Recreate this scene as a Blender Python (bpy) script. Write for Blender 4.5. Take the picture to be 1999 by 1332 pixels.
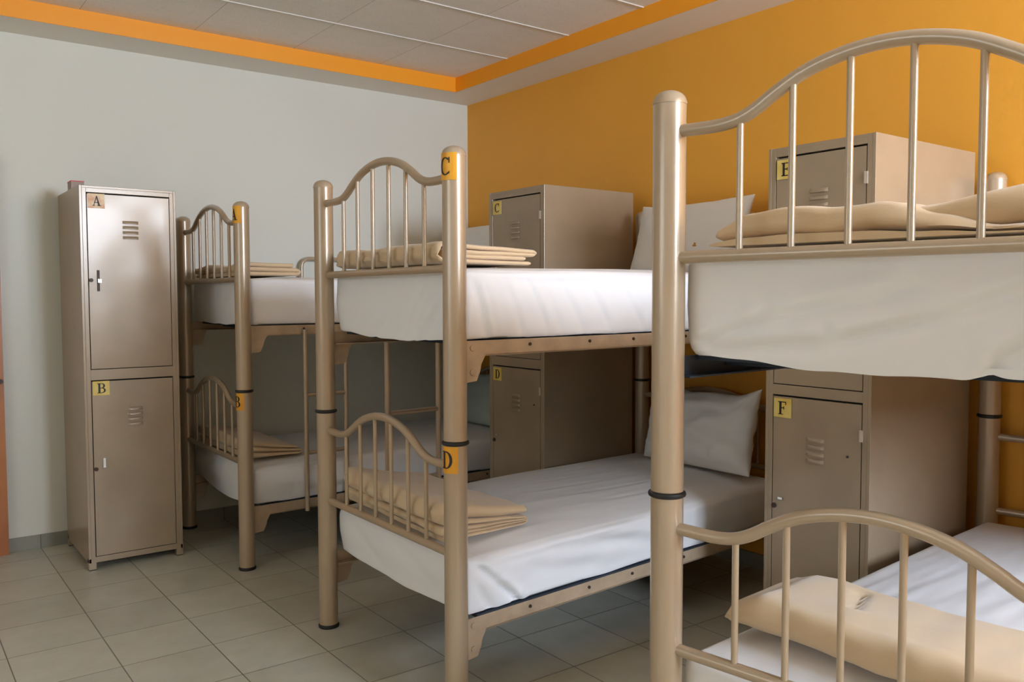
import bpy, bmesh, math, random
from mathutils import Vector, Matrix, noise
from math import sin, cos, pi, radians, exp, sqrt

S = bpy.context.scene
COL = S.collection
for o in list(bpy.data.objects):
    bpy.data.objects.remove(o)

# ------------------------------------------------------------------ camera
FPX, YAW, PIT, ROL = 1666.63, radians(36.899), radians(2.939), radians(-0.123)
fw = Vector((sin(YAW) * cos(PIT), cos(YAW) * cos(PIT), -sin(PIT)))
rt = Vector((cos(YAW), -sin(YAW), 0))
up = rt.cross(fw)
cr, sr = cos(ROL), sin(ROL)
rt, up = cr * rt + sr * up, -sr * rt + cr * up
cam = bpy.data.cameras.new('camera')
cam.sensor_fit = 'HORIZONTAL'; cam.sensor_width = 36; cam.lens = FPX / 1999 * 36
cam.clip_start = 0.05
co = bpy.data.objects.new('camera', cam); COL.objects.link(co)
co.matrix_world = Matrix(((rt.x, up.x, -fw.x, 0), (rt.y, up.y, -fw.y, 0), (rt.z, up.z, -fw.z, 1.28), (0, 0, 0, 1)))
S.camera = co

# ------------------------------------------------------------------ world, light, exposure
S.view_settings.view_transform = 'Standard'; S.view_settings.look = 'None'
S.view_settings.gamma = 1; S.view_settings.use_curve_mapping = False
S.view_settings.exposure = 0.08
S.cycles.use_denoising = True
S.cycles.max_bounces = 10; S.cycles.diffuse_bounces = 6; S.cycles.glossy_bounces = 4
S.cycles.sample_clamp_indirect = 6; S.cycles.caustics_reflective = False; S.cycles.caustics_refractive = False
w = bpy.data.worlds.new('daylight'); S.world = w; w.use_nodes = True
w.node_tree.nodes['Background'].inputs[0].default_value = (0.62, 0.76, 1.0, 1)
w.node_tree.nodes['Background'].inputs[1].default_value = 1.0

XR, YF, XL, YN, ZS, ZC = 3.316, 4.92, -2.2, -2.3, 2.591, 2.681   # right, far, left, near wall, soffit, ceiling


def area(name, loc, rot, sx, sy, power, col, spread=180):
    l = bpy.data.lights.new(name, 'AREA'); l.shape = 'RECTANGLE'; l.size = sx; l.size_y = sy
    l.energy = power; l.color = col; l.spread = radians(spread)
    o = bpy.data.objects.new(name, l); COL.objects.link(o); o.location = loc; o.rotation_euler = rot
    return o


# daylight outside the near window, plus two added fill lamps
WIN1 = (1.42, 2.75, 1.55, 2.57)      # on the near wall: x0,x1,z0,z1
FILL_WIN = (0.9, 2.7, 1.25, 2.25)       # opening added on the left wall for fill: y0,y1,z0,z1
area('window_light', ((WIN1[0] + WIN1[1]) / 2, YN - 0.25, (WIN1[2] + WIN1[3]) / 2), (radians(90), 0, 0),
     WIN1[1] - WIN1[0], WIN1[3] - WIN1[2], 225, (0.84, 0.98, 1.20))
ground = area('ground_bounce_fill', ((WIN1[0] + WIN1[1]) / 2, YN - 3.2, .35), (radians(115), 0, 0), 4.0, 1.6, 1000, (0.88, 0.97, 1.04))  # added lamp imitating light off the ground, lifts the ceiling
area('side_fill_light', (XL - 0.22, (FILL_WIN[0] + FILL_WIN[1]) / 2, (FILL_WIN[2] + FILL_WIN[3]) / 2), (radians(90), 0, radians(-90)),
     FILL_WIN[1] - FILL_WIN[0], FILL_WIN[3] - FILL_WIN[2], 13, (0.90, 1.0, 1.04))  # added fill from the left for the foot ends of the beds


# ------------------------------------------------------------------ materials
def srgb(r, g, b):
    f = lambda c: (c / 255 / 12.92) if c / 255 <= 0.04045 else ((c / 255 + 0.055) / 1.055) ** 2.4
    return (f(r), f(g), f(b), 1)


def mat(name, col, rough=0.6, metal=0.0, spec=0.5, var=0.0, vscale=4.0, bump=0.0, bscale=60.0, bdist=0.002, col2=None, coat=0.0, sheen=0.0):
    m = bpy.data.materials.new(name); m.use_nodes = True
    n, l = m.node_tree.nodes, m.node_tree.links
    p = n['Principled BSDF']
    p.inputs['Base Color'].default_value = col; p.inputs['Roughness'].default_value = rough
    p.inputs['Metallic'].default_value = metal; p.inputs['Specular IOR Level'].default_value = spec
    p.inputs['Coat Weight'].default_value = coat; p.inputs['Coat Roughness'].default_value = 0.15
    p.inputs['Sheen Weight'].default_value = sheen
    tc = n.new('ShaderNodeTexCoord')
    if var or col2:
        t = n.new('ShaderNodeTexNoise'); t.inputs['Scale'].default_value = vscale; t.inputs['Detail'].default_value = 6
        l.new(tc.outputs['Object'], t.inputs['Vector'])
        mx = n.new('ShaderNodeMix'); mx.data_type = 'RGBA'
        rp = n.new('ShaderNodeMapRange'); rp.inputs[1].default_value = 0.35; rp.inputs[2].default_value = 0.65
        l.new(t.outputs['Fac'], rp.inputs[0]); l.new(rp.outputs[0], mx.inputs[0])
        c2 = col2 or tuple(c * (1 - var) for c in col[:3]) + (1,)
        mx.inputs[6].default_value = col; mx.inputs[7].default_value = c2
        l.new(mx.outputs[2], p.inputs['Base Color'])
    if bump:
        t = n.new('ShaderNodeTexNoise'); t.inputs['Scale'].default_value = bscale; t.inputs['Detail'].default_value = 4
        l.new(tc.outputs['Object'], t.inputs['Vector'])
        b = n.new('ShaderNodeBump'); b.inputs['Strength'].default_value = bump; b.inputs['Distance'].default_value = bdist
        l.new(t.outputs['Fac'], b.inputs['Height']); l.new(b.outputs['Normal'], p.inputs['Normal'])
    return m


M = {}
M['white_wall'] = mat('white_wall_paint', srgb(218, 217, 204), 0.7, bump=0.25, bscale=35, bdist=0.003, var=0.03, vscale=1.5)
M['bounce_wall'] = mat('bounce_white_paint', srgb(240, 239, 232), 0.7)  # for the unseen walls, whitened to bounce more light into the room
M['orange_wall'] = mat('orange_wall_paint', srgb(232, 164, 52), 0.55, bump=0.25, bscale=30, bdist=0.003, var=0.06, vscale=1.3)
M['orange_trim'] = mat('orange_trim_paint', srgb(246, 160, 22), 0.5)
M['soffit'] = mat('soffit_paint', srgb(236, 230, 220), 0.8)
M['tbar'] = mat('ceiling_bar_paint', srgb(212, 205, 194), 0.5)
M['bed'] = mat('bronze_enamel', srgb(178, 157, 130), 0.28, metal=0.2, spec=0.6, coat=0.4, var=0.03, vscale=6, bump=0.04, bscale=160, bdist=0.0008)
M['rail'] = mat('flat_tan_enamel', srgb(184, 160, 132), 0.45, metal=0.05, var=0.18, vscale=14, bump=0.15, bscale=90, bdist=0.001)
M['locker'] = mat('locker_enamel', srgb(165, 145, 119), 0.32, metal=0.12, spec=0.45, coat=0.18, var=0.1, vscale=5, bump=0.1, bscale=120, bdist=0.0008)
M['black'] = mat('black_rubber', srgb(22, 20, 20), 0.5)
M['ink'] = mat('black_ink', srgb(30, 26, 22), 0.5)
M['dark'] = mat('gap_shade', srgb(30, 24, 18), 0.9)
M['tag'] = mat('yellow_card', srgb(222, 188, 84), 0.45, col2=srgb(228, 205, 120), vscale=25)
M['tag_orange'] = mat('orange_card', srgb(226, 164, 40), 0.4, col2=srgb(222, 150, 30), vscale=20)
M['tag_worn'] = mat('worn_card', srgb(232, 214, 160), 0.4, col2=srgb(205, 130, 60), vscale=22)
M['navy'] = mat('navy_board', srgb(46, 54, 66), 0.7, var=0.2, vscale=12)
M['hinge'] = mat('pale_metal', srgb(205, 190, 170), 0.4, metal=0.2)
M['chrome'] = mat('chrome', srgb(225, 222, 215), 0.2, metal=1.0)
M['grime'] = mat('rubbed_steel', srgb(70, 56, 46), 0.5, metal=0.4)
M['sheet'] = mat('white_sheet', srgb(236, 234, 233), 0.85, bump=0.18, bscale=9, bdist=0.01, sheen=0.1)
M['pillow'] = mat('white_pillowcase', srgb(232, 230, 226), 0.85, bump=0.3, bscale=14, bdist=0.008)
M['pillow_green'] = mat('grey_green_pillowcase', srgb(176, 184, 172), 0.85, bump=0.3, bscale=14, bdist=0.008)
M['wood'] = mat('varnished_wood', srgb(182, 114, 58), 0.35, col2=srgb(160, 94, 46), vscale=3)
M['red'] = mat('red_plastic', srgb(200, 40, 50), 0.5)
M['card_grey'] = mat('grey_cardboard', srgb(168, 150, 140), 0.8)
M['badge'] = mat('dark_thread', srgb(60, 36, 40), 0.8)
M['badge2'] = mat('gold_thread', srgb(190, 140, 40), 0.8)
M['skirt'] = None


def wool():
    m = mat('beige_wool', srgb(213, 186, 148), 0.95, sheen=0.3)
    n, l = m.node_tree.nodes, m.node_tree.links; p = n['Principled BSDF']
    tc = n.new('ShaderNodeTexCoord')
    ns = n.new('ShaderNodeTexNoise'); ns.inputs['Scale'].default_value = 260; ns.inputs['Detail'].default_value = 3
    big = n.new('ShaderNodeTexNoise'); big.inputs['Scale'].default_value = 22
    l.new(tc.outputs['Object'], big.inputs['Vector']); l.new(tc.outputs['Object'], ns.inputs['Vector'])
    mx = n.new('ShaderNodeMix'); mx.inputs[0].default_value = 0.5
    l.new(big.outputs['Fac'], mx.inputs[2]); l.new(ns.outputs['Fac'], mx.inputs[3])
    b = n.new('ShaderNodeBump'); b.inputs['Strength'].default_value = 0.35; b.inputs['Distance'].default_value = 0.002
    l.new(mx.outputs[0], b.inputs['Height']); l.new(b.outputs['Normal'], p.inputs['Normal'])
    return m


M['wool'] = wool()


def tiled(name, c1, c2, grout, px, py, ox, oy, gw, rough, spk=0.0, vertical=False):
    """square tiles laid from a world-space origin, thin grout lines, mottled faces"""
    m = bpy.data.materials.new(name); m.use_nodes = True
    n, l = m.node_tree.nodes, m.node_tree.links; p = n['Principled BSDF']
    p.inputs['Roughness'].default_value = rough
    tc = n.new('ShaderNodeTexCoord'); sp = n.new('ShaderNodeSeparateXYZ'); l.new(tc.outputs['Object'], sp.inputs[0])

    def line(out, period, off):
        a = n.new('ShaderNodeMath'); a.operation = 'SUBTRACT'; a.inputs[1].default_value = off; l.new(out, a.inputs[0])
        d = n.new('ShaderNodeMath'); d.operation = 'DIVIDE'; d.inputs[1].default_value = period; l.new(a.outputs[0], d.inputs[0])
        fr = n.new('ShaderNodeMath'); fr.operation = 'FRACT'; l.new(d.outputs[0], fr.inputs[0])
        s = n.new('ShaderNodeMath'); s.operation = 'SUBTRACT'; s.inputs[1].default_value = 0.5; l.new(fr.outputs[0], s.inputs[0])
        ab = n.new('ShaderNodeMath'); ab.operation = 'ABSOLUTE'; l.new(s.outputs[0], ab.inputs[0])
        g = n.new('ShaderNodeMath'); g.operation = 'GREATER_THAN'; g.inputs[1].default_value = 0.5 - gw / period / 2; l.new(ab.outputs[0], g.inputs[0])
        fl = n.new('ShaderNodeMath'); fl.operation = 'FLOOR'; l.new(d.outputs[0], fl.inputs[0])
        return g.outputs[0], fl.outputs[0]
    gx, fx = line(sp.outputs[0], px, ox)
    gy, fy = line(sp.outputs[2 if vertical else 1], py, oy)
    mxx = n.new('ShaderNodeMath'); mxx.operation = 'MAXIMUM'; l.new(gx, mxx.inputs[0]); l.new(gy, mxx.inputs[1])
    cb = n.new('ShaderNodeCombineXYZ'); l.new(fx, cb.inputs[0]); l.new(fy, cb.inputs[1])
    wn = n.new('ShaderNodeTexWhiteNoise'); l.new(cb.outputs[0], wn.inputs['Vector'])
    ns = n.new('ShaderNodeTexNoise'); ns.inputs['Scale'].default_value = 7; ns.inputs['Detail'].default_value = 8; ns.inputs['Roughness'].default_value = 0.65
    l.new(tc.outputs['Object'], ns.inputs['Vector'])
    ad = n.new('ShaderNodeMath'); ad.operation = 'MULTIPLY_ADD'; ad.inputs[1].default_value = 0.35; l.new(wn.outputs['Value'], ad.inputs[0]); l.new(ns.outputs['Fac'], ad.inputs[2])
    mr = n.new('ShaderNodeMapRange'); mr.inputs[1].default_value = 0.4; mr.inputs[2].default_value = 0.95; l.new(ad.outputs[0], mr.inputs[0])
    m1 = n.new('ShaderNodeMix'); m1.data_type = 'RGBA'; m1.inputs[6].default_value = c1; m1.inputs[7].default_value = c2; l.new(mr.outputs[0], m1.inputs[0])
    m2 = n.new('ShaderNodeMix'); m2.data_type = 'RGBA'; m2.inputs[7].default_value = grout; l.new(m1.outputs[2], m2.inputs[6]); l.new(mxx.outputs[0], m2.inputs[0])
    out = m2.outputs[2]
    if spk:
        vo = n.new('ShaderNodeTexNoise'); vo.inputs['Scale'].default_value = 140; l.new(tc.outputs['Object'], vo.inputs['Vector'])
        gr = n.new('ShaderNodeMapRange'); gr.inputs[1].default_value = 0.58; gr.inputs[2].default_value = 0.7; gr.inputs[4].default_value = spk; l.new(vo.outputs['Fac'], gr.inputs[0])
        m3 = n.new('ShaderNodeMix'); m3.data_type = 'RGBA'; m3.inputs[7].default_value = grout; l.new(out, m3.inputs[6]); l.new(gr.outputs[0], m3.inputs[0]); out = m3.outputs[2]
    l.new(out, p.inputs['Base Color'])
    b = n.new('ShaderNodeBump'); b.invert = True; b.inputs['Strength'].default_value = 0.5; b.inputs['Distance'].default_value = 0.002
    l.new(mxx.outputs[0], b.inputs['Height']); l.new(b.outputs['Normal'], p.inputs['Normal'])
    return m


M['floor'] = tiled('ceramic_floor_tiles', srgb(198, 194, 176), srgb(178, 174, 157), srgb(120, 113, 98), 0.3125, 0.3165, 0.66, 2.19, 0.004, 0.38)
M['skirt'] = tiled('skirting_tiles', srgb(150, 148, 134), srgb(128, 126, 114), srgb(96, 90, 78), 0.3125, 3.0, 0.66, -1.0, 0.004, 0.4, vertical=True)
M['ctile'] = tiled('ceiling_tiles', srgb(240, 235, 226), srgb(233, 228, 218), srgb(186, 177, 162), 0.545, 0.553, 3.039, 4.64, 0.003, 0.9, spk=0.35)


# ------------------------------------------------------------------ mesh helpers
def obj(name, bm, m, parent=None, smooth=True, ang=40):
    me = bpy.data.meshes.new(name)
    bmesh.ops.recalc_face_normals(bm, faces=bm.faces)
    bm.to_mesh(me); bm.free()
    for k in (m if isinstance(m, (list, tuple)) else [m]):
        me.materials.append(k)
    if smooth:
        me.polygons.foreach_set('use_smooth', [True] * len(me.polygons))
        me.set_sharp_from_angle(angle=radians(ang))
    o = bpy.data.objects.new(name, me); COL.objects.link(o)
    if parent:
        o.parent = parent
        pm = Matrix.Identity(4)
        q = parent
        while q:
            pm = Matrix.Translation(q.location) @ pm; q = q.parent
        o.matrix_parent_inverse = Matrix.Identity(4)
        me.transform(pm.inverted())
    return o


def tag(o, label, cat, group=None):
    o['label'] = label; o['category'] = cat
    if group: o['group'] = group
    return o


def thing(name, loc, label, cat, group=None):
    o = bpy.data.objects.new(name, None); COL.objects.link(o); o.location = loc; o.empty_display_size = 0.1
    return tag(o, label, cat, group)


def structure(name, bm, m, **k):
    o = obj(name, bm, m, **k); o['kind'] = 'structure'; return o


def box(bm, x0, x1, y0, y1, z0, z1, T=None, mi=0):
    T = T or (lambda *p: p)
    v = [bm.verts.new(T(x, y, z)) for x in (x0, x1) for y in (y0, y1) for z in (z0, z1)]
    for f in ((0, 1, 3, 2), (4, 6, 7, 5), (0, 4, 5, 1), (2, 3, 7, 6), (0, 2, 6, 4), (1, 5, 7, 3)):
        fc = bm.faces.new([v[i] for i in f]); fc.material_index = mi
    return v


def tube(bm, pts, r, n=14, cap=True):
    pts = [Vector(p) for p in pts]; rings = []
    t0 = (pts[1] - pts[0]).normalized()
    a = t0.orthogonal().normalized()
    for i, p in enumerate(pts):
        t = (pts[min(i + 1, len(pts) - 1)] - pts[max(i - 1, 0)]).normalized()
        a = (a - t * a.dot(t)).normalized(); b = t.cross(a)
        rr = r[i] if isinstance(r, (list, tuple)) else r
        rings.append([bm.verts.new(p + rr * (cos(2 * pi * k / n) * a + sin(2 * pi * k / n) * b)) for k in range(n)])
    for i in range(len(rings) - 1):
        for k in range(n):
            bm.faces.new((rings[i][k], rings[i][(k + 1) % n], rings[i + 1][(k + 1) % n], rings[i + 1][k]))
    if cap:
        bm.faces.new(rings[0]); bm.faces.new(rings[-1][::-1])


def lathe(bm, c, prof, n=28):
    """prof: (radius, z) pairs"""
    rings = []
    for r, z in prof:
        rings.append([bm.verts.new((c[0] + r * cos(2 * pi * k / n), c[1] + r * sin(2 * pi * k / n), z)) for k in range(n)] if r > 1e-6 else [bm.verts.new((c[0], c[1], z))])
    for a, b in zip(rings, rings[1:]):
        for k in range(n):
            if len(a) == 1: bm.faces.new((a[0], b[k], b[(k + 1) % n]))
            elif len(b) == 1: bm.faces.new((a[k], a[(k + 1) % n], b[0]))
            else: bm.faces.new((a[k], a[(k + 1) % n], b[(k + 1) % n], b[k]))
    if len(rings[0]) > 1: bm.faces.new(rings[0][::-1])
    if len(rings[-1]) > 1: bm.faces.new(rings[-1])


# letters as strips of quads in a unit box (x 0..0.8, y 0..1)
def letter(ch):
    q = []

    def bar(x0, y0, x1, y1, n=4):
        for i in range(n):
            a, b = x0 + (x1 - x0) * i / n, x0 + (x1 - x0) * (i + 1) / n
            q.append(((a, y0), (b, y0), (b, y1), (a, y1)))

    def arc(cx, cy, rx, ry, a0, a1, wt, wn, n=14):
        # thick at the sides (wt), thin at top and bottom (wn)
        P = []
        for i in range(n + 1):
            a = radians(a0 + (a1 - a0) * i / n)
            P.append(((cx + rx * cos(a), cy + ry * sin(a)), (cx + (rx - wt) * cos(a), cy + (ry - wn) * sin(a))))
        for a, b in zip(P, P[1:]): q.append((a[0], b[0], b[1], a[1]))
    if ch == 'A':
        q.append(((0.08, 0), (0.15, 0), (0.42, 0.9), (0.36, 1.0)))
        q.append(((0.52, 0), (0.70, 0), (0.43, 1.0), (0.34, 1.0)))
        bar(0.17, 0.30, 0.60, 0.38); bar(0, 0, 0.25, 0.06); bar(0.44, 0, 0.8, 0.06)
    elif ch == 'B':
        bar(0.1, 0, 0.27, 1, 2); bar(0, 0, 0.45, 0.06); bar(0, 0.94, 0.42, 1); bar(0.2, 0.49, 0.44, 0.55)
        arc(0.42, 0.275, 0.34, 0.275, -90, 90, 0.17, 0.06); arc(0.40, 0.745, 0.30, 0.255, -90, 90, 0.16, 0.06)
    elif ch == 'C':
        arc(0.42, 0.5, 0.42, 0.5, 48, 312, 0.17, 0.06, 22); bar(0.66, 0.68, 0.72, 1.0, 1); bar(0.66, 0.10, 0.71, 0.22, 1)
    elif ch == 'D':
        bar(0.1, 0, 0.27, 1, 2); bar(0, 0, 0.4, 0.06); bar(0, 0.94, 0.4, 1); arc(0.36, 0.5, 0.42, 0.5, -90, 90, 0.17, 0.06, 18)
    elif ch in 'EF':
        bar(0.1, 0, 0.27, 1, 2); bar(0, 0.93, 0.66, 1); bar(0.2, 0.48, 0.48, 0.55); bar(0.45, 0.4, 0.5, 0.63, 1); bar(0.61, 0.76, 0.67, 1, 1)
        if ch == 'E': bar(0, 0, 0.68, 0.07); bar(0.63, 0, 0.7, 0.26, 1)
        else: bar(0, 0, 0.4, 0.06)
    return q


def letter_tag(parent, ch, P, w, h, mt, lw, lh):
    """P(x, y, n) maps card coordinates (x right, y up, n out) to the world"""
    bm = bmesh.new(); n = 10
    f = [[bm.verts.new(P(w * (i / n - 0.5), h * (j - 0.5), 0.0012)) for j in (0, 1)] for i in range(n + 1)]
    b = [[bm.verts.new(P(w * (i / n - 0.5), h * (j - 0.5), -0.001)) for j in (0, 1)] for i in range(n + 1)]
    for i in range(n):
        bm.faces.new((f[i][0], f[i + 1][0], f[i + 1][1], f[i][1])); bm.faces.new((b[i][0], b[i][1], b[i + 1][1], b[i + 1][0]))
        bm.faces.new((f[i][1], f[i + 1][1], b[i + 1][1], b[i][1])); bm.faces.new((f[i][0], b[i][0], b[i + 1][0], f[i + 1][0]))
    bm.faces.new((f[0][0], f[0][1], b[0][1], b[0][0])); bm.faces.new((f[n][0], b[n][0], b[n][1], f[n][1]))
    t = obj('letter_tag', bm, mt, parent)
    bm = bmesh.new()
    for qd in letter(ch):
        pts = [((x - 0.36) * lw / 0.75, (y - 0.5) * lh) for x, y in qd]
        top = [bm.verts.new(P(x, y, 0.0024)) for x, y in pts]; bot = [bm.verts.new(P(x, y, 0.0011)) for x, y in pts]
        bm.faces.new(top)
        for i in range(4): bm.faces.new((top[i], bot[i], bot[(i + 1) % 4], top[(i + 1) % 4]))
    obj('letter', bm, M['ink'], t, smooth=False)
    return t


# ------------------------------------------------------------------ room
def wall_with_hole(name, horiz, fixed, thick, a0, a1, z0, z1, hole, m):
    bm = bmesh.new()
    h0, h1, g0, g1 = hole
    segs = [(a0, h0, z0, z1), (h1, a1, z0, z1), (h0, h1, z0, g0), (h0, h1, g1, z1)]
    for s in segs:
        if horiz: box(bm, s[0], s[1], fixed, fixed + thick, s[2], s[3])
        else: box(bm, fixed, fixed + thick, s[0], s[1], s[2], s[3])
    return structure(name, bm, m, smooth=False)


bm = bmesh.new(); box(bm, XL - .15, XR + .15, YN - .15, YF + .15, -0.1, 0); structure('floor', bm, M['floor'], smooth=False)
bm = bmesh.new(); box(bm, XL - .15, XR + .15, YN - .15, YF + .15, ZC, ZC + 0.1); structure('ceiling', bm, M['ctile'], smooth=False)
DX0, DX1, DZ = -0.42, 0.47, 1.93
wall_with_hole('wall_far', True, YF, 0.15, XL, XR + .15, 0, ZC, (DX0, DX1, 0, DZ), M['white_wall'])
bm = bmesh.new(); box(bm, XR, XR + .15, YN - .15, YF, 0, ZC); structure('wall_right', bm, M['orange_wall'], smooth=False)
wall_with_hole('wall_near', True, YN - .15, 0.15, XL - .15, XR, 0, ZC, WIN1, M['bounce_wall'])
wall_with_hole('wall_left', False, XL - .15, 0.15, YN, YF + .15, 0, ZC, FILL_WIN, M['bounce_wall'])
bm = bmesh.new(); box(bm, 2.55, XR, -.08, .04, 0, 1.32); structure('shade_partition', bm, M['orange_wall'], smooth=False)  # unseen half-height blocker, added to shade the locker side and orange wall
# dropped border around the raised tile field
B = 0.278
bm = bmesh.new()
for s in ((XL, XR, YF - B, YF), (XL, XR, YN, YN + B), (XR - B + .002, XR, YN + B, YF - B), (XL, XL + B, YN + B, YF - B)):
    box(bm, s[0], s[1], s[2], s[3], ZS, ZC)
structure('trim_1', bm, M['soffit'], smooth=False)
bm = bmesh.new()
i0, i1, j0, j1 = XL + B, XR - B, YN + B, YF - B
box(bm, i0, i1, j1 - .004, j1, ZS - .001, ZC); box(bm, i0, i1, j0, j0 + .004, ZS - .001, ZC)
box(bm, i1 - .002, i1 + .001, j0, j1, ZS - .001, ZC); box(bm, i0, i0 + .004, j0, j1, ZS - .001, ZC)
structure('trim_2', bm, M['orange_trim'], smooth=False)
bm = bmesh.new()
y = 4.64 - 0.553
while y > j0: box(bm, i0, i1, y - .004, y + .004, ZC - .005, ZC); y -= 0.553
structure('trim_3', bm, M['tbar'], smooth=False)
bm = bmesh.new(); box(bm, DX1 + .045, XR - .001, YF - .012, YF, 0, 0.068); structure('baseboard_far', bm, M['skirt'], smooth=False)
bm = bmesh.new(); box(bm, XR - .012, XR, YN, YF - .012, 0, 0.068); structure('baseboard_right', bm, M['skirt'], smooth=False)
# door in the far wall, its right jamb at the left edge of the view
door = bpy.data.objects.new('door_1', None); COL.objects.link(door); door.location = ((DX0 + DX1) / 2, YF, 0); door['kind'] = 'structure'
bm = bmesh.new()
box(bm, DX1 - .02, DX1 + .045, YF - .05, YF + .1, 0, DZ + .045); box(bm, DX0 - .045, DX0 + .02, YF - .05, YF + .1, 0, DZ + .045)
box(bm, DX0 - .045, DX1 + .045, YF - .0502, YF + .1, DZ - .02, DZ + .0452)
obj('door_frame', bm, M['wood'], door, smooth=False)
bm = bmesh.new(); box(bm, DX0 + .022, DX1 - .022, YF - .02, YF + .02, .008, DZ - .022)
for zz in (0.15, 1.05):
    box(bm, DX0 + .12, DX1 - .12, YF - .032, YF - .019, zz, zz + .75)
obj('door_panel', bm, M['wood'], door, smooth=False)
bm = bmesh.new(); tube(bm, [(DX1 + .03, YF - .048, .87), (DX1 + .03, YF - .062, .87)], .012)
obj('door_latch', bm, M['grime'], door)


def window(name, horiz, fixed, hole, nx, nz):
    a0, a1, z0, z1 = hole; bm = bmesh.new(); t = 0.04

    def bb(p0, p1, q0, q1):
        if horiz: box(bm, p0, p1, fixed - .1, fixed - .05, q0, q1)
        else: box(bm, fixed - .1, fixed - .05, p0, p1, q0, q1)
    bb(a0, a0 + t, z0, z1); bb(a1 - t, a1, z0, z1); bb(a0, a1, z0, z0 + t); bb(a0, a1, z1 - t, z1)
    for i in range(1, nx): c = a0 + (a1 - a0) * i / nx; bb(c - .015, c + .015, z0, z1)
    for i in range(1, nz): c = z0 + (z1 - z0) * i / nz; bb(a0, a1, c - .015, c + .015)
    structure(name, bm, M['tbar'], smooth=False)


window('window_1', True, YN, WIN1, 2, 1)
window('fill_window', False, XL, FILL_WIN, 2, 1)  # frame of the added fill opening


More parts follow.
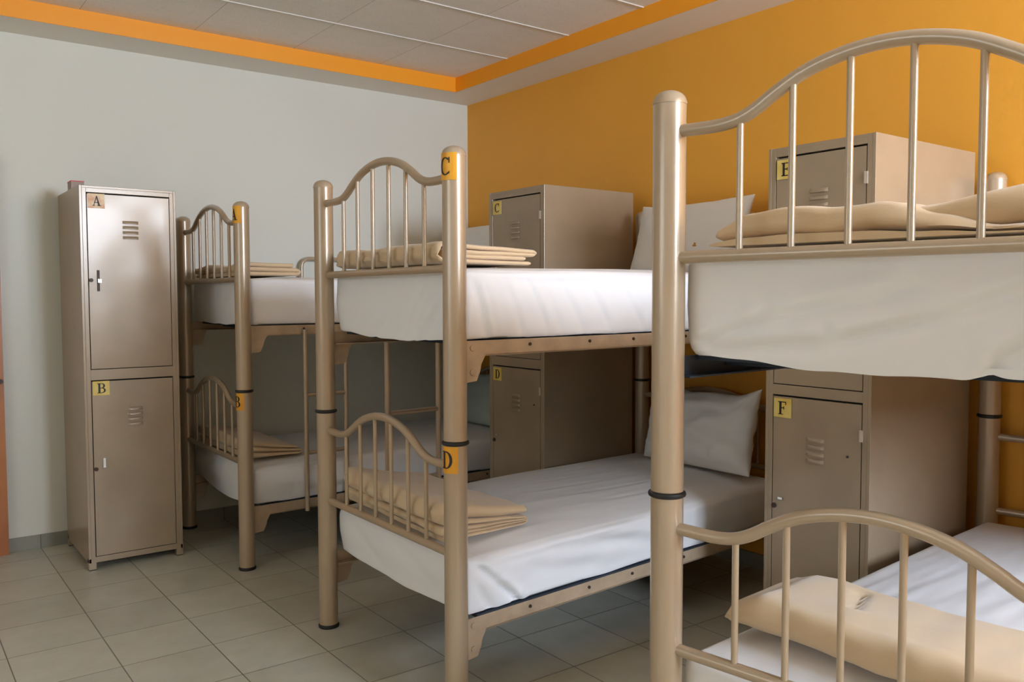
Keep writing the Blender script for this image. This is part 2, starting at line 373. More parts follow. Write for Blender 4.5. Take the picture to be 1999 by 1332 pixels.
# ------------------------------------------------------------------ lockers
def locker(x, y, facing, W, D, split, letters, label, worn=False, k_=1.0):
    """x,y: front corner on the viewer's left; local (w across, d back, z)"""
    if facing == 'y': T = lambda w_, d, z: (x + w_, y + d, z)
    else: T = lambda w_, d, z: (x + d, y - w_, z)
    zf = lambda z: 1.28 + (z - 1.28) * k_
    H, b0, e = zf(1.80), 0.055, 0.03
    split = [(max(.062, zf(a)) if a < .1 else zf(a), zf(b)) for a, b in split]
    root = thing('locker', T(W / 2, D / 2, 0), label, 'locker', 'two door lockers')
    (l0, l1), (u0, u1) = split
    bm = bmesh.new()
    box(bm, 0, .012, 0, D, b0 - .02, H, T); box(bm, W - .012, W, 0, D, b0 - .02, H, T)
    box(bm, .011, W - .011, .001, D - .001, H - .012, H - .0005, T); box(bm, .011, W - .011, .03, D - .001, b0 - .02, b0, T)
    box(bm, .011, W - .011, D - .012, D - .002, b0 - .01, H - .01, T)
    box(bm, .0115, e, .0005, .02, b0 - .02, H - .011, T); box(bm, W - e, W - .0115, .0005, .02, b0 - .02, H - .011, T)
    box(bm, e - .001, W - e + .001, .0008, .02, u1, H - .011, T); box(bm, e - .001, W - e + .001, .0008, .02, l1, u0, T)
    box(bm, e - .001, W - e + .001, .0008, .02, b0 - .02, l0, T)
    o = obj('body', bm, M['locker'], root, smooth=False)
    md = o.modifiers.new('bevel', 'BEVEL'); md.width = .0015; md.segments = 2
    bm = bmesh.new(); box(bm, e - .004, W - e + .004, .021, .024, l0 - .004, u1 + .004, T)
    obj('gap_shade_panel', bm, M['dark'], root, smooth=False)  # dark sheet behind the doors; shade in the gaps put into its colour
    for cw in (0.0, W - .032):
        for cd in (0.0, D - .032):
            bm = bmesh.new(); box(bm, cw, cw + .032, cd, cd + .032, .004, b0, T); box(bm, cw, cw + .032, cd, cd + .032, 0, .004, T, 1)
            obj('leg', bm, [M['locker'], M['black']], root, smooth=False)
    for k, (z0, z1) in enumerate(((l0, l1), (u0, u1))):
        g = 0.0035; a0, a1, c0, c1 = e + g, W - e - g * .8, z0 + g, z1 - .0065
        bm = bmesh.new(); nx, nz = 24, 48
        sd = random.Random(ord(letters[k])).random() * 50
        fr = [[None] * (nz + 1) for _ in range(nx + 1)]
        for i in range(nx + 1):
            for j in range(nz + 1):
                s, t = i / nx, j / nz
                dd = 0.0022 * noise.noise(Vector((s * 2.3 + sd, t * 4 + sd, 0.3))) * min(1, 8 * s, 8 * (1 - s), 12 * t, 12 * (1 - t))
                fr[i][j] = bm.verts.new(T(a0 + (a1 - a0) * s, .001 + dd, c0 + (c1 - c0) * t))
        for i in range(nx):
            for j in range(nz): bm.faces.new((fr[i][j], fr[i + 1][j], fr[i + 1][j + 1], fr[i][j + 1]))
        ed = [fr[i][0] for i in range(nx + 1)] + [fr[nx][j] for j in range(1, nz + 1)] + [fr[i][nz] for i in range(nx - 1, -1, -1)] + [fr[0][j] for j in range(nz - 1, 0, -1)]
        inv = lambda v: Vector(v.co)
        dv = Vector(T(0, .018, 0)) - Vector(T(0, 0, 0))
        bk = [bm.verts.new(v.co + dv) for v in ed]
        for i in range(len(ed)): bm.faces.new((ed[i], ed[(i + 1) % len(ed)], bk[(i + 1) % len(ed)], bk[i]))
        dr = obj('door', bm, M['locker'], root, ang=30)
        # pressed louvres
        cw, cz = W * .5 + (.005 if facing == 'y' else -.0), (z1 - .168 if k else z1 - .18)
        for q in range(4):
            bm = bmesh.new(); zc = cz + .036 - q * .024; n = 6
            P = []
            for i in range(13):
                s = -0.035 + .07 * i / 12; ef = sqrt(max(0, 1 - (s / .0352) ** 4))
                P.append([bm.verts.new(T(cw + s, .0005 - ef * .0075 * sin(pi * (j / n) ** .7 * .5 + 0) * (1 if j < n else 1), zc + .008 - .014 * j / n)) for j in range(n + 1)])
                P[-1].append(bm.verts.new(T(cw + s, .001, zc - .0062)))
            for a_, b_ in zip(P, P[1:]):
                for j in range(len(a_) - 1): bm.faces.new((a_[j], b_[j], b_[j + 1], a_[j + 1]))
            obj('louvre', bm, M['locker'], dr, ang=60)
        # lock
        lz = (1.363 if k else .478) if facing == 'y' else (1.40 if k else .536)
        bm = bmesh.new(); tube(bm, [T(e + .012, .002, lz), T(e + .012, -.006, lz)], .009); obj('lock_cylinder', bm, M['grime'], dr)
        if facing == 'y' and k:
            bm = bmesh.new(); box(bm, .068, .078, -.006, .003, 1.312, 1.410, T); obj('pull_slot', bm, M['grime'], dr, smooth=False)
            bm = bmesh.new(); box(bm, .070, .084, -.012, -.004, 1.352, 1.368, T); obj('latch_tab', bm, M['chrome'], dr, smooth=False)
        elif facing == 'y':
            bm = bmesh.new(); box(bm, .072, .083, -.008, .003, .483, .528, T); obj('latch_tab', bm, M['chrome'], dr, smooth=False)
        else:
            bm = bmesh.new(); box(bm, .06, .078, -.006, .003, lz + .026, lz + .034, T); obj('latch_tab', bm, M['chrome'], dr, smooth=False)
            bm = bmesh.new(); box(bm, W - e - .008, W - e + .004, -.003, .003, z1 - .127, z1 - .088, T); obj('hinge_plate', bm, M['hinge'], dr, smooth=False)
            if not k:
                bm = bmesh.new(); tube(bm, [T(W - e - .05, .002, .751), T(W - e - .05, -.002, .751)], .004); obj('rivet', bm, M['grime'], dr)
        tw, th = (.072, .067)
        tcx, tcz = e + g + tw / 2 + .003, z1 - (.038 if facing == 'y' else .046)
        P = (lambda tx, tz: (lambda px, py, n: Vector(T(tx + px, -n - .001, tz + py))))(tcx, tcz)
        letter_tag(dr, letters[k], P, tw, th, M['tag_worn'] if (worn and k) else M['tag'], .036, .046)
    return root


locker(.780, 4.343, 'y', .428, .54, ((.062, .896), (.946, 1.768)), 'BA', 'tan metal locker with doors A and B against the white wall', worn=True)
locker(2.5875, 3.643, 'x', .455, .595, ((.062, .941), (.985, 1.766)), 'DC', 'tan metal locker with doors C and D, between the far and middle bunk beds', k_=1.035)
locker(2.56, 1.893, 'x', .404, .66, ((.062, .934), (.970, 1.768)), 'FE', 'tan metal locker with doors E and F, behind the nearest bunk bed')

bm = bmesh.new(); box(bm, .782, .838, 4.53, 4.62, 1.8005, 1.836); box(bm, .781, .839, 4.529, 4.621, 1.836, 1.840, None, 1)
tag(obj('flat_packet', bm, [M['card_grey'], M['red']], smooth=False), 'small grey packet with a red top edge lying on top of the left locker', 'packet')


# ------------------------------------------------------------------ bunk beds
class Bed:
    def __init__(s, O, eu, ev):
        s.O, s.eu, s.ev = Vector((O[0], O[1], 0)), Vector((eu[0], eu[1], 0)), Vector((ev[0], ev[1], 0))

    def T(s, u, v, z):
        p = s.O + s.eu * u + s.ev * v; return Vector((p.x, p.y, z))


WV, LU, PR = 0.91, 1.85, 0.036
def prof(v, lo=0.0, f=1.0):
    x = abs(v - WV / 2) / (WV / 2)                     # 0 at the crest, 1 at the posts
    K = [(0, .101), (.17, .0945), (.34, .075), (.48, .045), (.58, .0195), (.67, .005), (.78, -.0005), (1.0, .001)]
    for i in range(len(K) - 1):
        if K[i][0] <= x <= K[i + 1][0]:
            g = lambda j: 0.0 if j in (0, len(K) - 1) else (K[j + 1][1] - K[j - 1][1]) / (K[j + 1][0] - K[j - 1][0])
            h = K[i + 1][0] - K[i][0]; t = (x - K[i][0]) / h
            z = (2 * t ** 3 - 3 * t * t + 1) * K[i][1] + (t ** 3 - 2 * t * t + t) * h * g(i) + (-2 * t ** 3 + 3 * t * t) * K[i + 1][1] + (t ** 3 - t * t) * h * g(i + 1)
            return 1.635 + z * f + lo
    return 1.635 + lo


def bunk(bed, label, tags, ladder=None, rail_mat='rail', skip_bracket=False, loop=None):
    T = bed.T
    root = thing('bunk_bed', T(LU / 2, WV / 2, 0), label, 'bunk bed', 'bunk beds')
    posts = {}
    for u in (0, LU):
        for v in (0, WV):
            c = T(u, v, 0); bm = bmesh.new(); r = PR
            lathe(bm, c, [(r, .012), (r, .842)]); p = obj('post', bm, M['bed'], root)
            bm = bmesh.new(); lathe(bm, c, [(r, .848), (r, 1.697)]); obj('upper_post', bm, M['bed'], p)
            bm = bmesh.new(); lathe(bm, c, [(r + .0012, 1.695), (r + .001, 1.701)] + [(r * cos(a), 1.702 + .024 * sin(a)) for a in [radians(k) for k in range(5, 90, 12)]] + [(0, 1.726)])
            obj('domed_cap', bm, M['bed'], p)
            bm = bmesh.new(); lathe(bm, c, [(r, .838), (r + .005, .841), (r + .006, .845), (r + .005, .849), (r, .852)]); obj('collar', bm, M['black'], p)
            bm = bmesh.new(); lathe(bm, c, [(r + .003, 0), (r + .004, .008), (r + .001, .014), (r * .5, .014)]); obj('foot_cap', bm, M['black'], p)
            posts[(u, v)] = p
    for ch, hz in (tags or ()):
        c = T(0, WV, hz); a0 = radians(190)
        P = (lambda c, a0: (lambda px, py, n: Vector((c.x + (PR + n + .0004) * cos(a0 + px / PR), c.y + (PR + n + .0004) * sin(a0 + px / PR), c.z + py))))(c, a0)
        letter_tag(posts[(0, WV)], ch, P, .074, .080, M['tag_orange'], .036, .052)
    for u in (0, LU):
        f = 1.0 if u == 0 else 0.6
        for lo in (0.0, -.865):
            fr = bmesh.new(); n = 60
            pts = [T(u, PR * .6 + (WV - 2 * PR * .6) * i / n, prof(WV * i / n, lo, f)) for i in range(n + 1)]
            tube(fr, pts, .0135, 16)
            obj('curved_rail', fr, M['bed'], root)
            bm = bmesh.new(); tube(bm, [T(u, PR * .5, 1.365 + lo), T(u, WV - PR * .5, 1.365 + lo)], .0135, 16)
            obj('bottom_rail', bm, M['bed'], root)
            for k in range(6):
                v = .172 + .1132 * k
                bm = bmesh.new(); tube(bm, [T(u, v, 1.368 + lo), T(u, v, prof(v, lo, f) - .004)], .0072, 12)
                obj('baluster', bm, M['bed'], root)
    for z0 in (1.100, .243):
        # end cross bars, long angle rails, brackets, bolts
        for v, sgn in ((0, 1), (WV, -1)):
            bm = bmesh.new()
            va, vb = v, v + sgn * .004
            box(bm, .03, LU - .03, min(va, vb), max(va, vb), z0, z0 + .048, T)
            box(bm, .03, LU - .03, min(v, v + sgn * .035), max(v, v + sgn * .035), z0 + .001, z0 + .005, T)
            rm = M[rail_mat]; sr_ = obj('side_rail', bm, rm, root, smooth=False)
            for ub in (.30, .575, .80, 1.1, 1.4):
                bm = bmesh.new(); dz = .030
                tube(bm, [T(ub, v + sgn * .001, z0 + dz), T(ub, v - sgn * .004, z0 + dz)], .0055, 10)
                obj('bolt', bm, M['grime'], sr_)
            for ue, dr_ in ((.03, 1), (LU - .03, -1)):
                if skip_bracket and v == 0 and dr_ == 1: continue
                bm = bmesh.new()
                prf = [(0, .046), (.085, .046), (.085, .0), (.070, -.025), (.066, -.045), (.052, -.075), (0, -.080)]
                a_ = [bm.verts.new(T(ue + dr_ * p, v - sgn * .0008, z0 + q)) for p, q in prf]
                b_ = [bm.verts.new(T(ue + dr_ * p, v + sgn * .005, z0 + q)) for p, q in prf]
                bm.faces.new(a_); bm.faces.new(b_[::-1])
                for i in range(len(prf)): j = (i + 1) % len(prf); bm.faces.new((a_[i], b_[i], b_[j], a_[j]))
                br = obj('bracket', bm, rm, sr_, smooth=False)
                for zq in (.026, -.048):
                    bm = bmesh.new(); tube(bm, [T(ue + dr_ * .035, v, z0 + zq), T(ue + dr_ * .035, v - sgn * .004, z0 + zq)], .009, 12)
                    obj('bolt', bm, M['rail'], br)
        for u in (.22, LU - .10):
            bm = bmesh.new(); box(bm, u - .016, u + .016, .006, WV - .006, z0 + .020, z0 + .040, T)
            obj('cross_bar', bm, M['navy'], root, smooth=False)
        bm = bmesh.new(); box(bm, .09, LU - .04, .010, WV - .010, z0 + .038, z0 + .0475, T)
        obj('base_board', bm, M['navy'], root, smooth=False)
    if loop:
        vl, ua, ub, zt = loop; bm = bmesh.new(); pts = [T(ua, vl, 1.12), T(ua, vl, zt - .05)]
        for k in range(1, 7): a = pi / 2 * k / 6; pts.append(T(ua + .05 * (1 - cos(a)), vl, zt - .05 + .05 * sin(a)))
        for k in range(6, -1, -1): a = pi / 2 * k / 6; pts.append(T(ub - .05 * (1 - cos(a)), vl, zt - .05 + .05 * sin(a)))
        tube(bm, pts + [T(ub, vl, 1.12)], .0115, 12); obj('guard_loop', bm, M['bed'], root)
    if ladder:
        vl, ua, ub = ladder
        bm = bmesh.new()
        for uu in (ua, ub): tube(bm, [T(uu, vl, .235), T(uu, vl, 1.125)], .0115, 12)
        ld = obj('ladder', bm, M['bed'], root)
        for z in (.52, .805):
            bm = bmesh.new(); tube(bm, [T(ua, vl, z), T(ub, vl, z)], .010, 12); obj('rung', bm, M['bed'], ld)
    return root


BA = Bed((1.385, 4.840), (1, .015), (0, -1))
BC = Bed((1.390, 3.045), (1, .070), (0, -1))
BE = Bed((1.400, 1.293), (1, .074), (.145, -.985))
bunk(BA, 'tan tubular bunk bed in the far corner, letters A and B on its post', (('A', 1.662), ('B', .797)), (WV + .014, .30, .515), loop=(-.014, .69, 1.15, 1.515))
bunk(BC, 'tan tubular bunk bed in the middle, letters C and D on its post', (('C', 1.662), ('D', .797)), (-.014, .285, .54))
bunk(BE, 'nearest tan tubular bunk bed, filling the right side of the photo', None, None, 'navy', True)


# ------------------------------------------------------------------ bedding
def mattress(bed, z0, zt, seed, label, creases=(), sag=.02, crown=.03, u0=.042, u1=1.80, v0=.010, v1=.902, drop=.004, cs=1.0, fine=.009):
    """sheet-covered mattress; creases: (face, (s0,t0), (s1,t1), depth, width) in metres along a face"""
    hx, hy = (u1 - u0) / 2, (v1 - v0) / 2; hz = (zt - z0) / 2; r = .024
    bm = bmesh.new(); g = fine
    ny_ = int(2 * hy / g); nx_ = int(2 * hx / g); nz_ = int(2 * hz / min(.011, g))
    vm = {}

    def V(i, j, k):
        key = (i, j, k)
        if key not in vm:
            x = -hx + 2 * hx * i / nx_; y = -hy + 2 * hy * j / ny_; z = -hz + 2 * hz * k / nz_
            p = Vector((x, y, z))
            q = Vector((max(-hx + r, min(hx - r, x)), max(-hy + r, min(hy - r, y)), max(-hz + .012, min(hz - r, z))))
            d = p - q
            if d.length > 1e-6:
                dn = d.normalized(); rr = r if z >= 0 else .012 + (r - .012) * max(0, 1 + z / hz)
                p = q + dn * min(d.length, rr)
            else: dn = Vector((0, 0, 0))
            nrm = Vector((0, 0, 0))
            if i in (0, nx_): nrm.x = -1 if i == 0 else 1
            if j in (0, ny_): nrm.y = -1 if j == 0 else 1
            if k in (0, nz_): nrm.z = -1 if k == 0 else 1
            nrm.normalize()
            X = Vector((x + hx, y + hy, z + hz))
            top = k == nz_
            h = 0.0
            if top:
                h += .004 * noise.noise(Vector((X.x * 2.2 + seed, X.y * 5, seed)))
                h += .0018 * noise.noise(Vector((X.x * 5 + seed, X.y * 28, seed + 5)))
                p.z += crown * (1 - (x / hx) ** 4) * (1 - (abs(y) / hy) ** 2.6)
            elif k > 0:
                side = X.x if j in (0, ny_) else X.y
                zz = X.z
                lim = min(1, zz / .03, (2 * hz - zz) / .03)
                h += lim * (.007 * noise.noise(Vector((side * 2.4 + seed, zz * 6, seed + 3))) + .0035 * noise.noise(Vector((side * 9 - zz * 8 + seed, zz * 5, seed + 9))))
                h += .004 * sin(pi * zz / (2 * hz))
            for fc, (s0, t0), (s1, t1), dp, wd in creases:
                if fc == 'foot' and i == 0: a, b = X.y, X.z
                elif fc == 'near' and j == ny_: a, b = X.x, X.z
                elif fc == 'top' and top: a, b = X.x, X.y
                else: continue
                dp = dp * cs; wd = wd * 1.5; dx, dy = s1 - s0, t1 - t0; L2 = dx * dx + dy * dy
                t = max(0, min(1, ((a - s0) * dx + (b - t0) * dy) / L2))
                ds = (a - s0 - t * dx) * -dy + (b - t0 - t * dy) * dx
                dd = sqrt((a - s0 - t * dx) ** 2 + (b - t0 - t * dy) ** 2)
                fade = min(1, 6 * t + .25, 6 * (1 - t) + .25)
                h -= dp * fade * exp(-(dd / wd) ** 2)
                off = dd if ds > 0 else -dd
                h += dp * .6 * fade * exp(-((off - wd * 1.7) / (wd * 1.5)) ** 2)
            p += nrm * h
            K3 = .03 / (2 * hz / nz_)
            if k < K3:
                if i == 0: p.z -= sag * sin(pi * min(1, X.y / (2 * hy))) * (1 - k / K3) + .004 * noise.noise(Vector((X.y * 9, seed, 2)))
                if j == ny_: p.z -= drop * (1 - k / K3) + .004 * noise.noise(Vector((X.x * 7, seed, 2))) * (1 - k / K3)
            vm[key] = bm.verts.new(bed.T(u0 + hx + p.x, v0 + hy + p.y, z0 + hz + p.z))
        return vm[key]
    for i in range(nx_):
        for j in range(ny_):
            bm.faces.new((V(i, j, nz_), V(i + 1, j, nz_), V(i + 1, j + 1, nz_), V(i, j + 1, nz_)))
            bm.faces.new((V(i, j, 0), V(i, j + 1, 0), V(i + 1, j + 1, 0), V(i + 1, j, 0)))
    for i in range(nx_):
        for k in range(nz_):
            bm.faces.new((V(i, 0, k), V(i + 1, 0, k), V(i + 1, 0, k + 1), V(i, 0, k + 1)))
            bm.faces.new((V(i, ny_, k), V(i, ny_, k + 1), V(i + 1, ny_, k + 1), V(i + 1, ny_, k)))
    for j in range(ny_):
        for k in range(nz_):
            bm.faces.new((V(0, j, k), V(0, j, k + 1), V(0, j + 1, k + 1), V(0, j + 1, k)))
            bm.faces.new((V(nx_, j, k), V(nx_, j + 1, k), V(nx_, j + 1, k + 1), V(nx_, j, k + 1)))
    return tag(obj('mattress', bm, M['sheet'], ang=80), label, 'mattress', 'mattresses under fitted white sheets')


def blanket(bed, u0, u1, v0, v1, z0, th, n, label, seed, hz=None, hu=None, skew=0.0, wav=.010, name='folded_blanket', add=None, thick=.9, lay=None, nested=False, step=0.0):
    """a strip folded to and fro n times between u0 and u1, lying across the bed from v0 to v1"""
    rnd = random.Random(seed); path = []
    lay = lay or [th] * n; n = len(lay); zc_ = [sum(lay[:k]) + lay[k] / 2 for k in range(n)]; H = sum(lay); m = 26

    def run(a, b, z, hh):
        for i in range(m + 1): path.append((a + (b - a) * i / m, z, hh))

    def turn(c, za, zb, sg, ha, hb):
        for s_ in range(1, 8):
            a_ = pi * s_ / 8; path.append((c + sg * min(.5 * abs(zb - za) * 1.2, .03) * sin(a_), (za + zb) / 2 - (zb - za) / 2 * cos(a_), ha + (hb - ha) * s_ / 8))
    if nested:                                     # outer sheet wraps round the inner one at the foot end
        q = rnd.uniform(.01, .02); t_ = lay[0]
        run(u1 - q, u0, zc_[0], t_ / 2); turn(u0, zc_[0], zc_[-1], -1, t_ / 2, t_ / 2); run(u0, u1, zc_[-1], t_ / 2)
        if n > 2:
            turn(u1, zc_[-1], zc_[-2], 1, t_ / 2, t_ / 2); run(u1, u0 + .01, zc_[-2], t_ / 2)
            turn(u0 + .012, zc_[-2], zc_[1], -1, t_ / 2, t_ / 2); run(u0 + .01, u1 - .035, zc_[1], t_ / 2)
    else:
        e0, e1 = u0, u1
        for k in range(n):
            if k % 2 == 0: run(e0, e1, zc_[k], lay[k] / 2)
            else: run(e1, e0, zc_[k], lay[k] / 2)
            if k < n - 1:
                if k % 2 == 0: turn(e1, zc_[k], zc_[k + 1], 1, lay[k] / 2, lay[k + 1] / 2); e0 = u0 + rnd.uniform(-.004, .014) + step * (k + 1)
                else: turn(e0, zc_[k], zc_[k + 1], -1, lay[k] / 2, lay[k + 1] / 2); e1 = u1 + rnd.uniform(-.03, .002)
    th = H / n; prof_ = []
    for i, p in enumerate(path):
        a_, b_ = path[max(0, i - 1)], path[min(len(path) - 1, i + 1)]
        d = Vector((b_[0] - a_[0], b_[1] - a_[1])); d.normalize() if d.length > 0 else None
        prof_.append((p, (-d.y, d.x)))
    nv = 54; bm = bmesh.new(); rows = []
    for j in range(nv + 1):
        t = j / nv; v = v0 + (v1 - v0) * t; row = []
        er = min(1, sqrt(max(0, 1 - (1 - min(1, min(t, 1 - t) * 26)) ** 2)) + .35)
        for (p, nn) in prof_:
            k = p[1] / th; off = p[2] * thick
            us = (p[0] - u0) / (u1 - u0)
            wv_ = wav * noise.noise(Vector((p[0] * 3, v * 4.5, seed + k * .9))) + .5 * wav * noise.noise(Vector((p[0] * 8, v * 11, seed + k * .7)))
            s = (hz(t) if hz else 1) * (hu(us) if hu else 1)
            uu = p[0] + skew * t + .012 * noise.noise(Vector((k * 1.7, v * 3, seed))) + (.006 * noise.noise(Vector((k * 3, v * 14, seed))))
            vv = v + .010 * noise.noise(Vector((k * 1.3 + 4, p[0] * 4, seed))) * (1 - abs(2 * t - 1) * 0)
            zb = p[1] * s
            zz = zb + wv_ * min(1, k / max(1, n) + .15)
            lift = add(us, t, k / n) if add else 0
            row.append([bm.verts.new(bed.T(uu + nn[0] * off * er, vv, max(z0 + .0015, z0 + zz + lift + nn[1] * off * er * s))),
                        bm.verts.new(bed.T(uu - nn[0] * off * er, vv, max(z0 + .001, z0 + zz + lift - nn[1] * off * er * s)))])
        rows.append(row)
    L = len(prof_)
    for a_, b_ in zip(rows, rows[1:]):
        for i in range(L - 1):
            bm.faces.new((a_[i][0], a_[i + 1][0], b_[i + 1][0], b_[i][0])); bm.faces.new((a_[i][1], b_[i][1], b_[i + 1][1], a_[i + 1][1]))
        for i in (0, L - 1): bm.faces.new((a_[i][0], b_[i][0], b_[i][1], a_[i][1]))
    for rr in (rows[0], rows[-1]):
        for i in range(L - 1): bm.faces.new((rr[i][0], rr[i + 1][0], rr[i + 1][1], rr[i][1]))
    return tag(obj(name, bm, M['wool'], ang=75), label, 'blanket', 'folded beige blankets')


def pillow(c, wid, hgt, thk, lean, yaw, seed, label, m, badge=None, slump=0.0, rum=.6, dip=.05):
    """c = centre of the lower edge; wid runs along -y, hgt up, leaning back towards +x by lean"""
    bm = bmesh.new(); n = 34
    R = Matrix.Rotation(yaw, 4, 'Z')

    def P(s, t, side):
        # s,t in -1..1
        e = max(0, 1 - abs(s) ** 2.6) * max(0, 1 - abs(t) ** 2.6)
        d = thk / 2 * e ** .42
        pin = 1 - .055 * (1 - abs(s) ** 2) * 0
        ww = wid / 2 * (1 - .07 * (1 - t * t) * abs(s) ** 3 * 0 - .06 * (1 - t * t) * abs(s)); hh = hgt / 2 * (1 - dip * (1 - s * s) - .03 * rum * noise.noise(Vector((s * 2.2, seed, 1))))
        wr = rum * (.012 * noise.noise(Vector((s * 2 + seed, t * 2.5, side))) + .009 * noise.noise(Vector((s * 6 + seed, t * 5, side))) + .004 * noise.noise(Vector((s * 14 + seed, t * 9, side))))
        y = -s * ww; h = hh * (1 + t); x = -side * (d + wr * e ** .3)
        x += slump * (1 - t) ** 2 * -.03
        q = Vector((x + h * sin(lean), y, h * cos(lean)))
        q = Vector((x * cos(lean) + h * sin(lean), y, h * cos(lean) - x * sin(lean)))
        return Vector(c) + (R @ q)
    gr = {}
    for side in (1, -1):
        for i in range(n + 1):
            for j in range(n + 1):
                s, t = -1 + 2 * i / n, -1 + 2 * j / n
                s, t = sin(s * pi / 2), sin(t * pi / 2)
                edge = i in (0, n) or j in (0, n)
                if edge and side == -1: gr[(side, i, j)] = gr[(1, i, j)]; continue
                gr[(side, i, j)] = bm.verts.new(P(s, t, side))
    for side in (1, -1):
        for i in range(n):
            for j in range(n):
                bm.faces.new((gr[(side, i, j)], gr[(side, i + 1, j)], gr[(side, i + 1, j + 1)], gr[(side, i, j + 1)]))
    root = tag(obj('pillow', bm, m, ang=70), label, 'pillow', 'pillows propped at the wall')
    if badge:
        bs, bt, sz, mb = badge
        bm = bmesh.new()
        p0 = P(bs, bt, 1); ex = Vector((0, -1, 0)); ez = Vector((sin(lean), 0, cos(lean))); en = Vector((-cos(lean), 0, sin(lean))) * .004
        shapes = [[(-.55, -.5), (.55, -.5), (.75, -.2), (.1, .1), (-.1, .1), (-.75, -.2)], [(-.22, .1), (.22, .1), (.3, .5), (0, .8), (-.3, .5)]]
        for sh in shapes:
            a_ = [bm.verts.new(p0 + ex * x * sz + ez * y * sz + en * 1.6) for x, y in sh]; b_ = [bm.verts.new(p0 + ex * x * sz + ez * y * sz - en) for x, y in sh]
            bm.faces.new(a_)
            for i in range(len(sh)): j = (i + 1) % len(sh); bm.faces.new((a_[i], b_[i], b_[j], a_[j]))
        obj('embroidered_badge', bm, mb, root, smooth=False)
    return root


MT = 'mattress in a fitted white sheet'
mattress(BA, 1.150, 1.368, 1.3, 'upper ' + MT + ' on the far corner bunk, under folded blanket A', sag=.012, crown=.020, fine=.013,
         creases=[('near', (.14, .2), (.34, .0), .004, .012)])
mattress(BA, .293, .468, 2.1, 'lower mattress in a white sheet on the far corner bunk, in shade by letter B', sag=.04, crown=.035, fine=.013,
         creases=[('near', (.30, .15), (.42, .02), .006, .012)])
mattress(BC, 1.150, 1.368, 3.7, 'upper ' + MT + ' on the middle bunk, brightly lit side', sag=.022, crown=.020, cs=1.0,
         creases=[('near', (.03, .19), (.10, .0), .010, .009), ('near', (.07, .18), (.13, .02), .005, .007), ('near', (.16, .18), (.25, .0), .006, .007), ('near', (.25, .19), (.36, .01), .007, .007),
                  ('near', (.33, .16), (.42, .02), .004, .007), ('near', (.40, .18), (.53, .01), .006, .008), ('near', (.54, .17), (.66, .02), .005, .008), ('near', (.70, .17), (.84, .01), .006, .008), ('near', (.9, .18), (1.02, .01), .005, .008),
                  ('near', (.05, .187), (1.2, .170), .004, .006), ('foot', (.50, .02), (.66, .17), .006, .012), ('foot', (.56, .0), (.64, .10), .006, .009), ('foot', (.62, .0), (.80, .13), .007, .012), ('foot', (.28, .0), (.40, .05), .006, .010)])
mattress(BC, .293, .468, 4.4, 'lower ' + MT + ' on the middle bunk, level with letter D', sag=.016, crown=.045,
         creases=[('near', (.045, .155), (.12, .09), .016, .008), ('near', (.12, .09), (.225, .0), .018, .008), ('near', (.20, .03), (.21, .0), .010, .006), ('near', (.32, .145), (.80, .105), .008, .014), ('near', (.25, .10), (.60, .05), .007, .018),
                  ('near', (.55, .135), (1.1, .04), .008, .016), ('near', (.04, .10), (.11, .0), .008, .010), ('near', (.09, .145), (1.0, .158), .004, .006), ('foot', (.12, .14), (.35, .02), .005, .02), ('foot', (.45, .14), (.75, .04), .005, .02)]
         + [('top', (.45 + .06 * k, .10 + .12 * (k % 6)), (1.1 + .07 * k, .14 + .125 * (k % 6)), .0022, .008) for k in range(12)])
mattress(BE, 1.150, 1.368, 5.9, 'upper ' + MT + ' on the nearest bunk, hanging below its end rail', sag=.026, crown=.020, fine=.008, cs=1.3,
         creases=[('foot', (.03, .025), (.20, .085), .010, .008), ('foot', (.20, .085), (.50, .145), .009, .009), ('foot', (.33, .040), (.55, .095), .010, .008), ('foot', (.55, .095), (.80, .19), .009, .009), ('foot', (.06, .015), (.33, .040), .007, .008),
                  ('foot', (.60, .0), (.72, .07), .014, .009), ('foot', (.72, .07), (.88, .17), .010, .010), ('foot', (.10, .15), (.45, .20), .004, .02)])
mattress(BE, .293, .468, 6.6, 'lower ' + MT + ' on the nearest bunk, bluish white in the daylight', sag=.012, crown=.045,
         creases=[('top', (.45 + .08 * k, .06 + .11 * (k % 7)), (.9 + .09 * k, .08 + .12 * (k % 7)), .0012, .012) for k in range(8)])

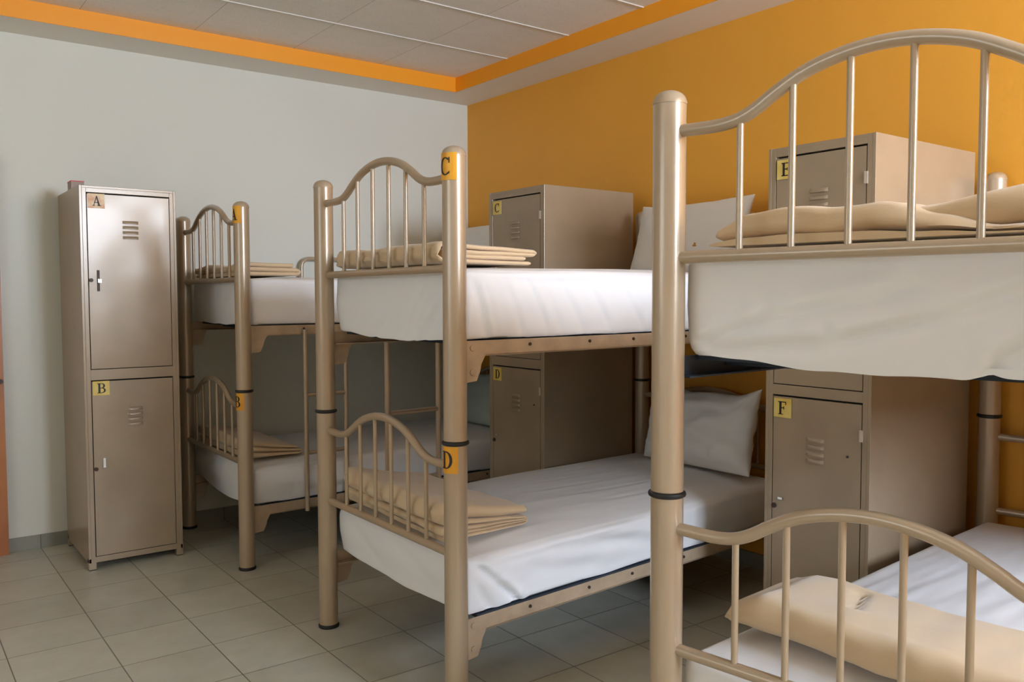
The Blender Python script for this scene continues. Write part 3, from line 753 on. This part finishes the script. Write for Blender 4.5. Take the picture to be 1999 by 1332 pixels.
blanket(BA, .045, .315, .06, .80, 1.386, .019, 3, 'flat folded beige blanket on the upper far corner bunk, behind post letter A', 11, hz=lambda t: 1.05 - .15 * cos(t * 9), wav=.007)
blanket(BA, .045, .315, .06, .80, .498, .018, 3, 'folded beige blanket in shade on the lower far corner bunk, by letter B', 12, hu=lambda s: 1.7 - 1.0 * s, wav=.007)
blanket(BC, .055, .430, .05, .78, 1.387, .0155, 4, 'neatly folded beige blanket on the upper middle bunk, by post letter C', 13, hu=lambda s: 1.12 - .16 * s, wav=.006, nested=True)
blanket(BC, .060, .390, .07, .80, .506, .0235, 5, 'thickly folded beige blanket behind the lower railing of the middle bunk, by letter D', 14, hu=lambda s: 1.1 - .55 * s, wav=.012,
        lay=[.015, .015, .016, .018, .050], skew=-.02)


def pw(t, pts):
    for (a, x), (b, y) in zip(pts, pts[1:]):
        if a <= t <= b:
            q = (t - a) / (b - a); q = q * q * (3 - 2 * q); return x + (y - x) * q
    return pts[-1][1]


be = blanket(BE, .05, .40, .075, .86, 1.387, .026, 3, 'loosely folded beige blanket behind the upper railing of the nearest bunk', 15, lay=[.020, .026, .030], step=.022,
             hz=lambda t: pw(t, [(0, .45), (.10, .85), (.26, 1.02), (.42, .95), (.58, .62), (.72, .30), (.85, .18), (1, .15)]), wav=.014)
fold = blanket(BE, .12, .44, .36, .885, 1.389, .040, 2, '', 21, add=lambda us, t, k: .022 * t,
               hz=lambda t: pw(t, [(0, .45), (.25, .75), (.6, 1.0), (1, 1.25)]), wav=.010, name='turned_fold', nested=True)
for k in ('label', 'category', 'group'): del fold[k]
fold.parent = be
blanket(BE, .225, .465, .015, .86, .512, .036, 2, 'puffy folded beige blanket lying on the lower mattress of the nearest bunk', 16,
        skew=-.12, hz=lambda t: pw(t, [(0, .3), (.03, .75), (.12, 1.1), (1, 1.15)]), wav=.014, thick=1.0, nested=True,
        add=lambda us, t, k: -.016 * exp(-((t - .30 + .10 * (us - .6)) / .016) ** 2) * (1 if us > .35 else 0) * (1 if us < .9 else 0) * k)
pillow((3.02, 2.715, 1.385), .68, .36, .12, .28, .0, 3.1, 'white pillow leaning on the orange wall, on the upper middle bunk', M['pillow'], badge=(.30, -.30, .014, M['badge2']))
pillow((2.97, 2.585, .512), .62, .375, .17, .22, .0, 5.2, 'white pillow with small dark badge, on the lower middle bunk', M['pillow'], rum=2.0, dip=.10, badge=(-.05, -.05, .017, M['badge']))
pillow((3.00, 4.40, 1.40), .66, .35, .12, .25, .0, 7.7, 'white pillow on the upper far corner bunk, beside locker door C', M['pillow'])
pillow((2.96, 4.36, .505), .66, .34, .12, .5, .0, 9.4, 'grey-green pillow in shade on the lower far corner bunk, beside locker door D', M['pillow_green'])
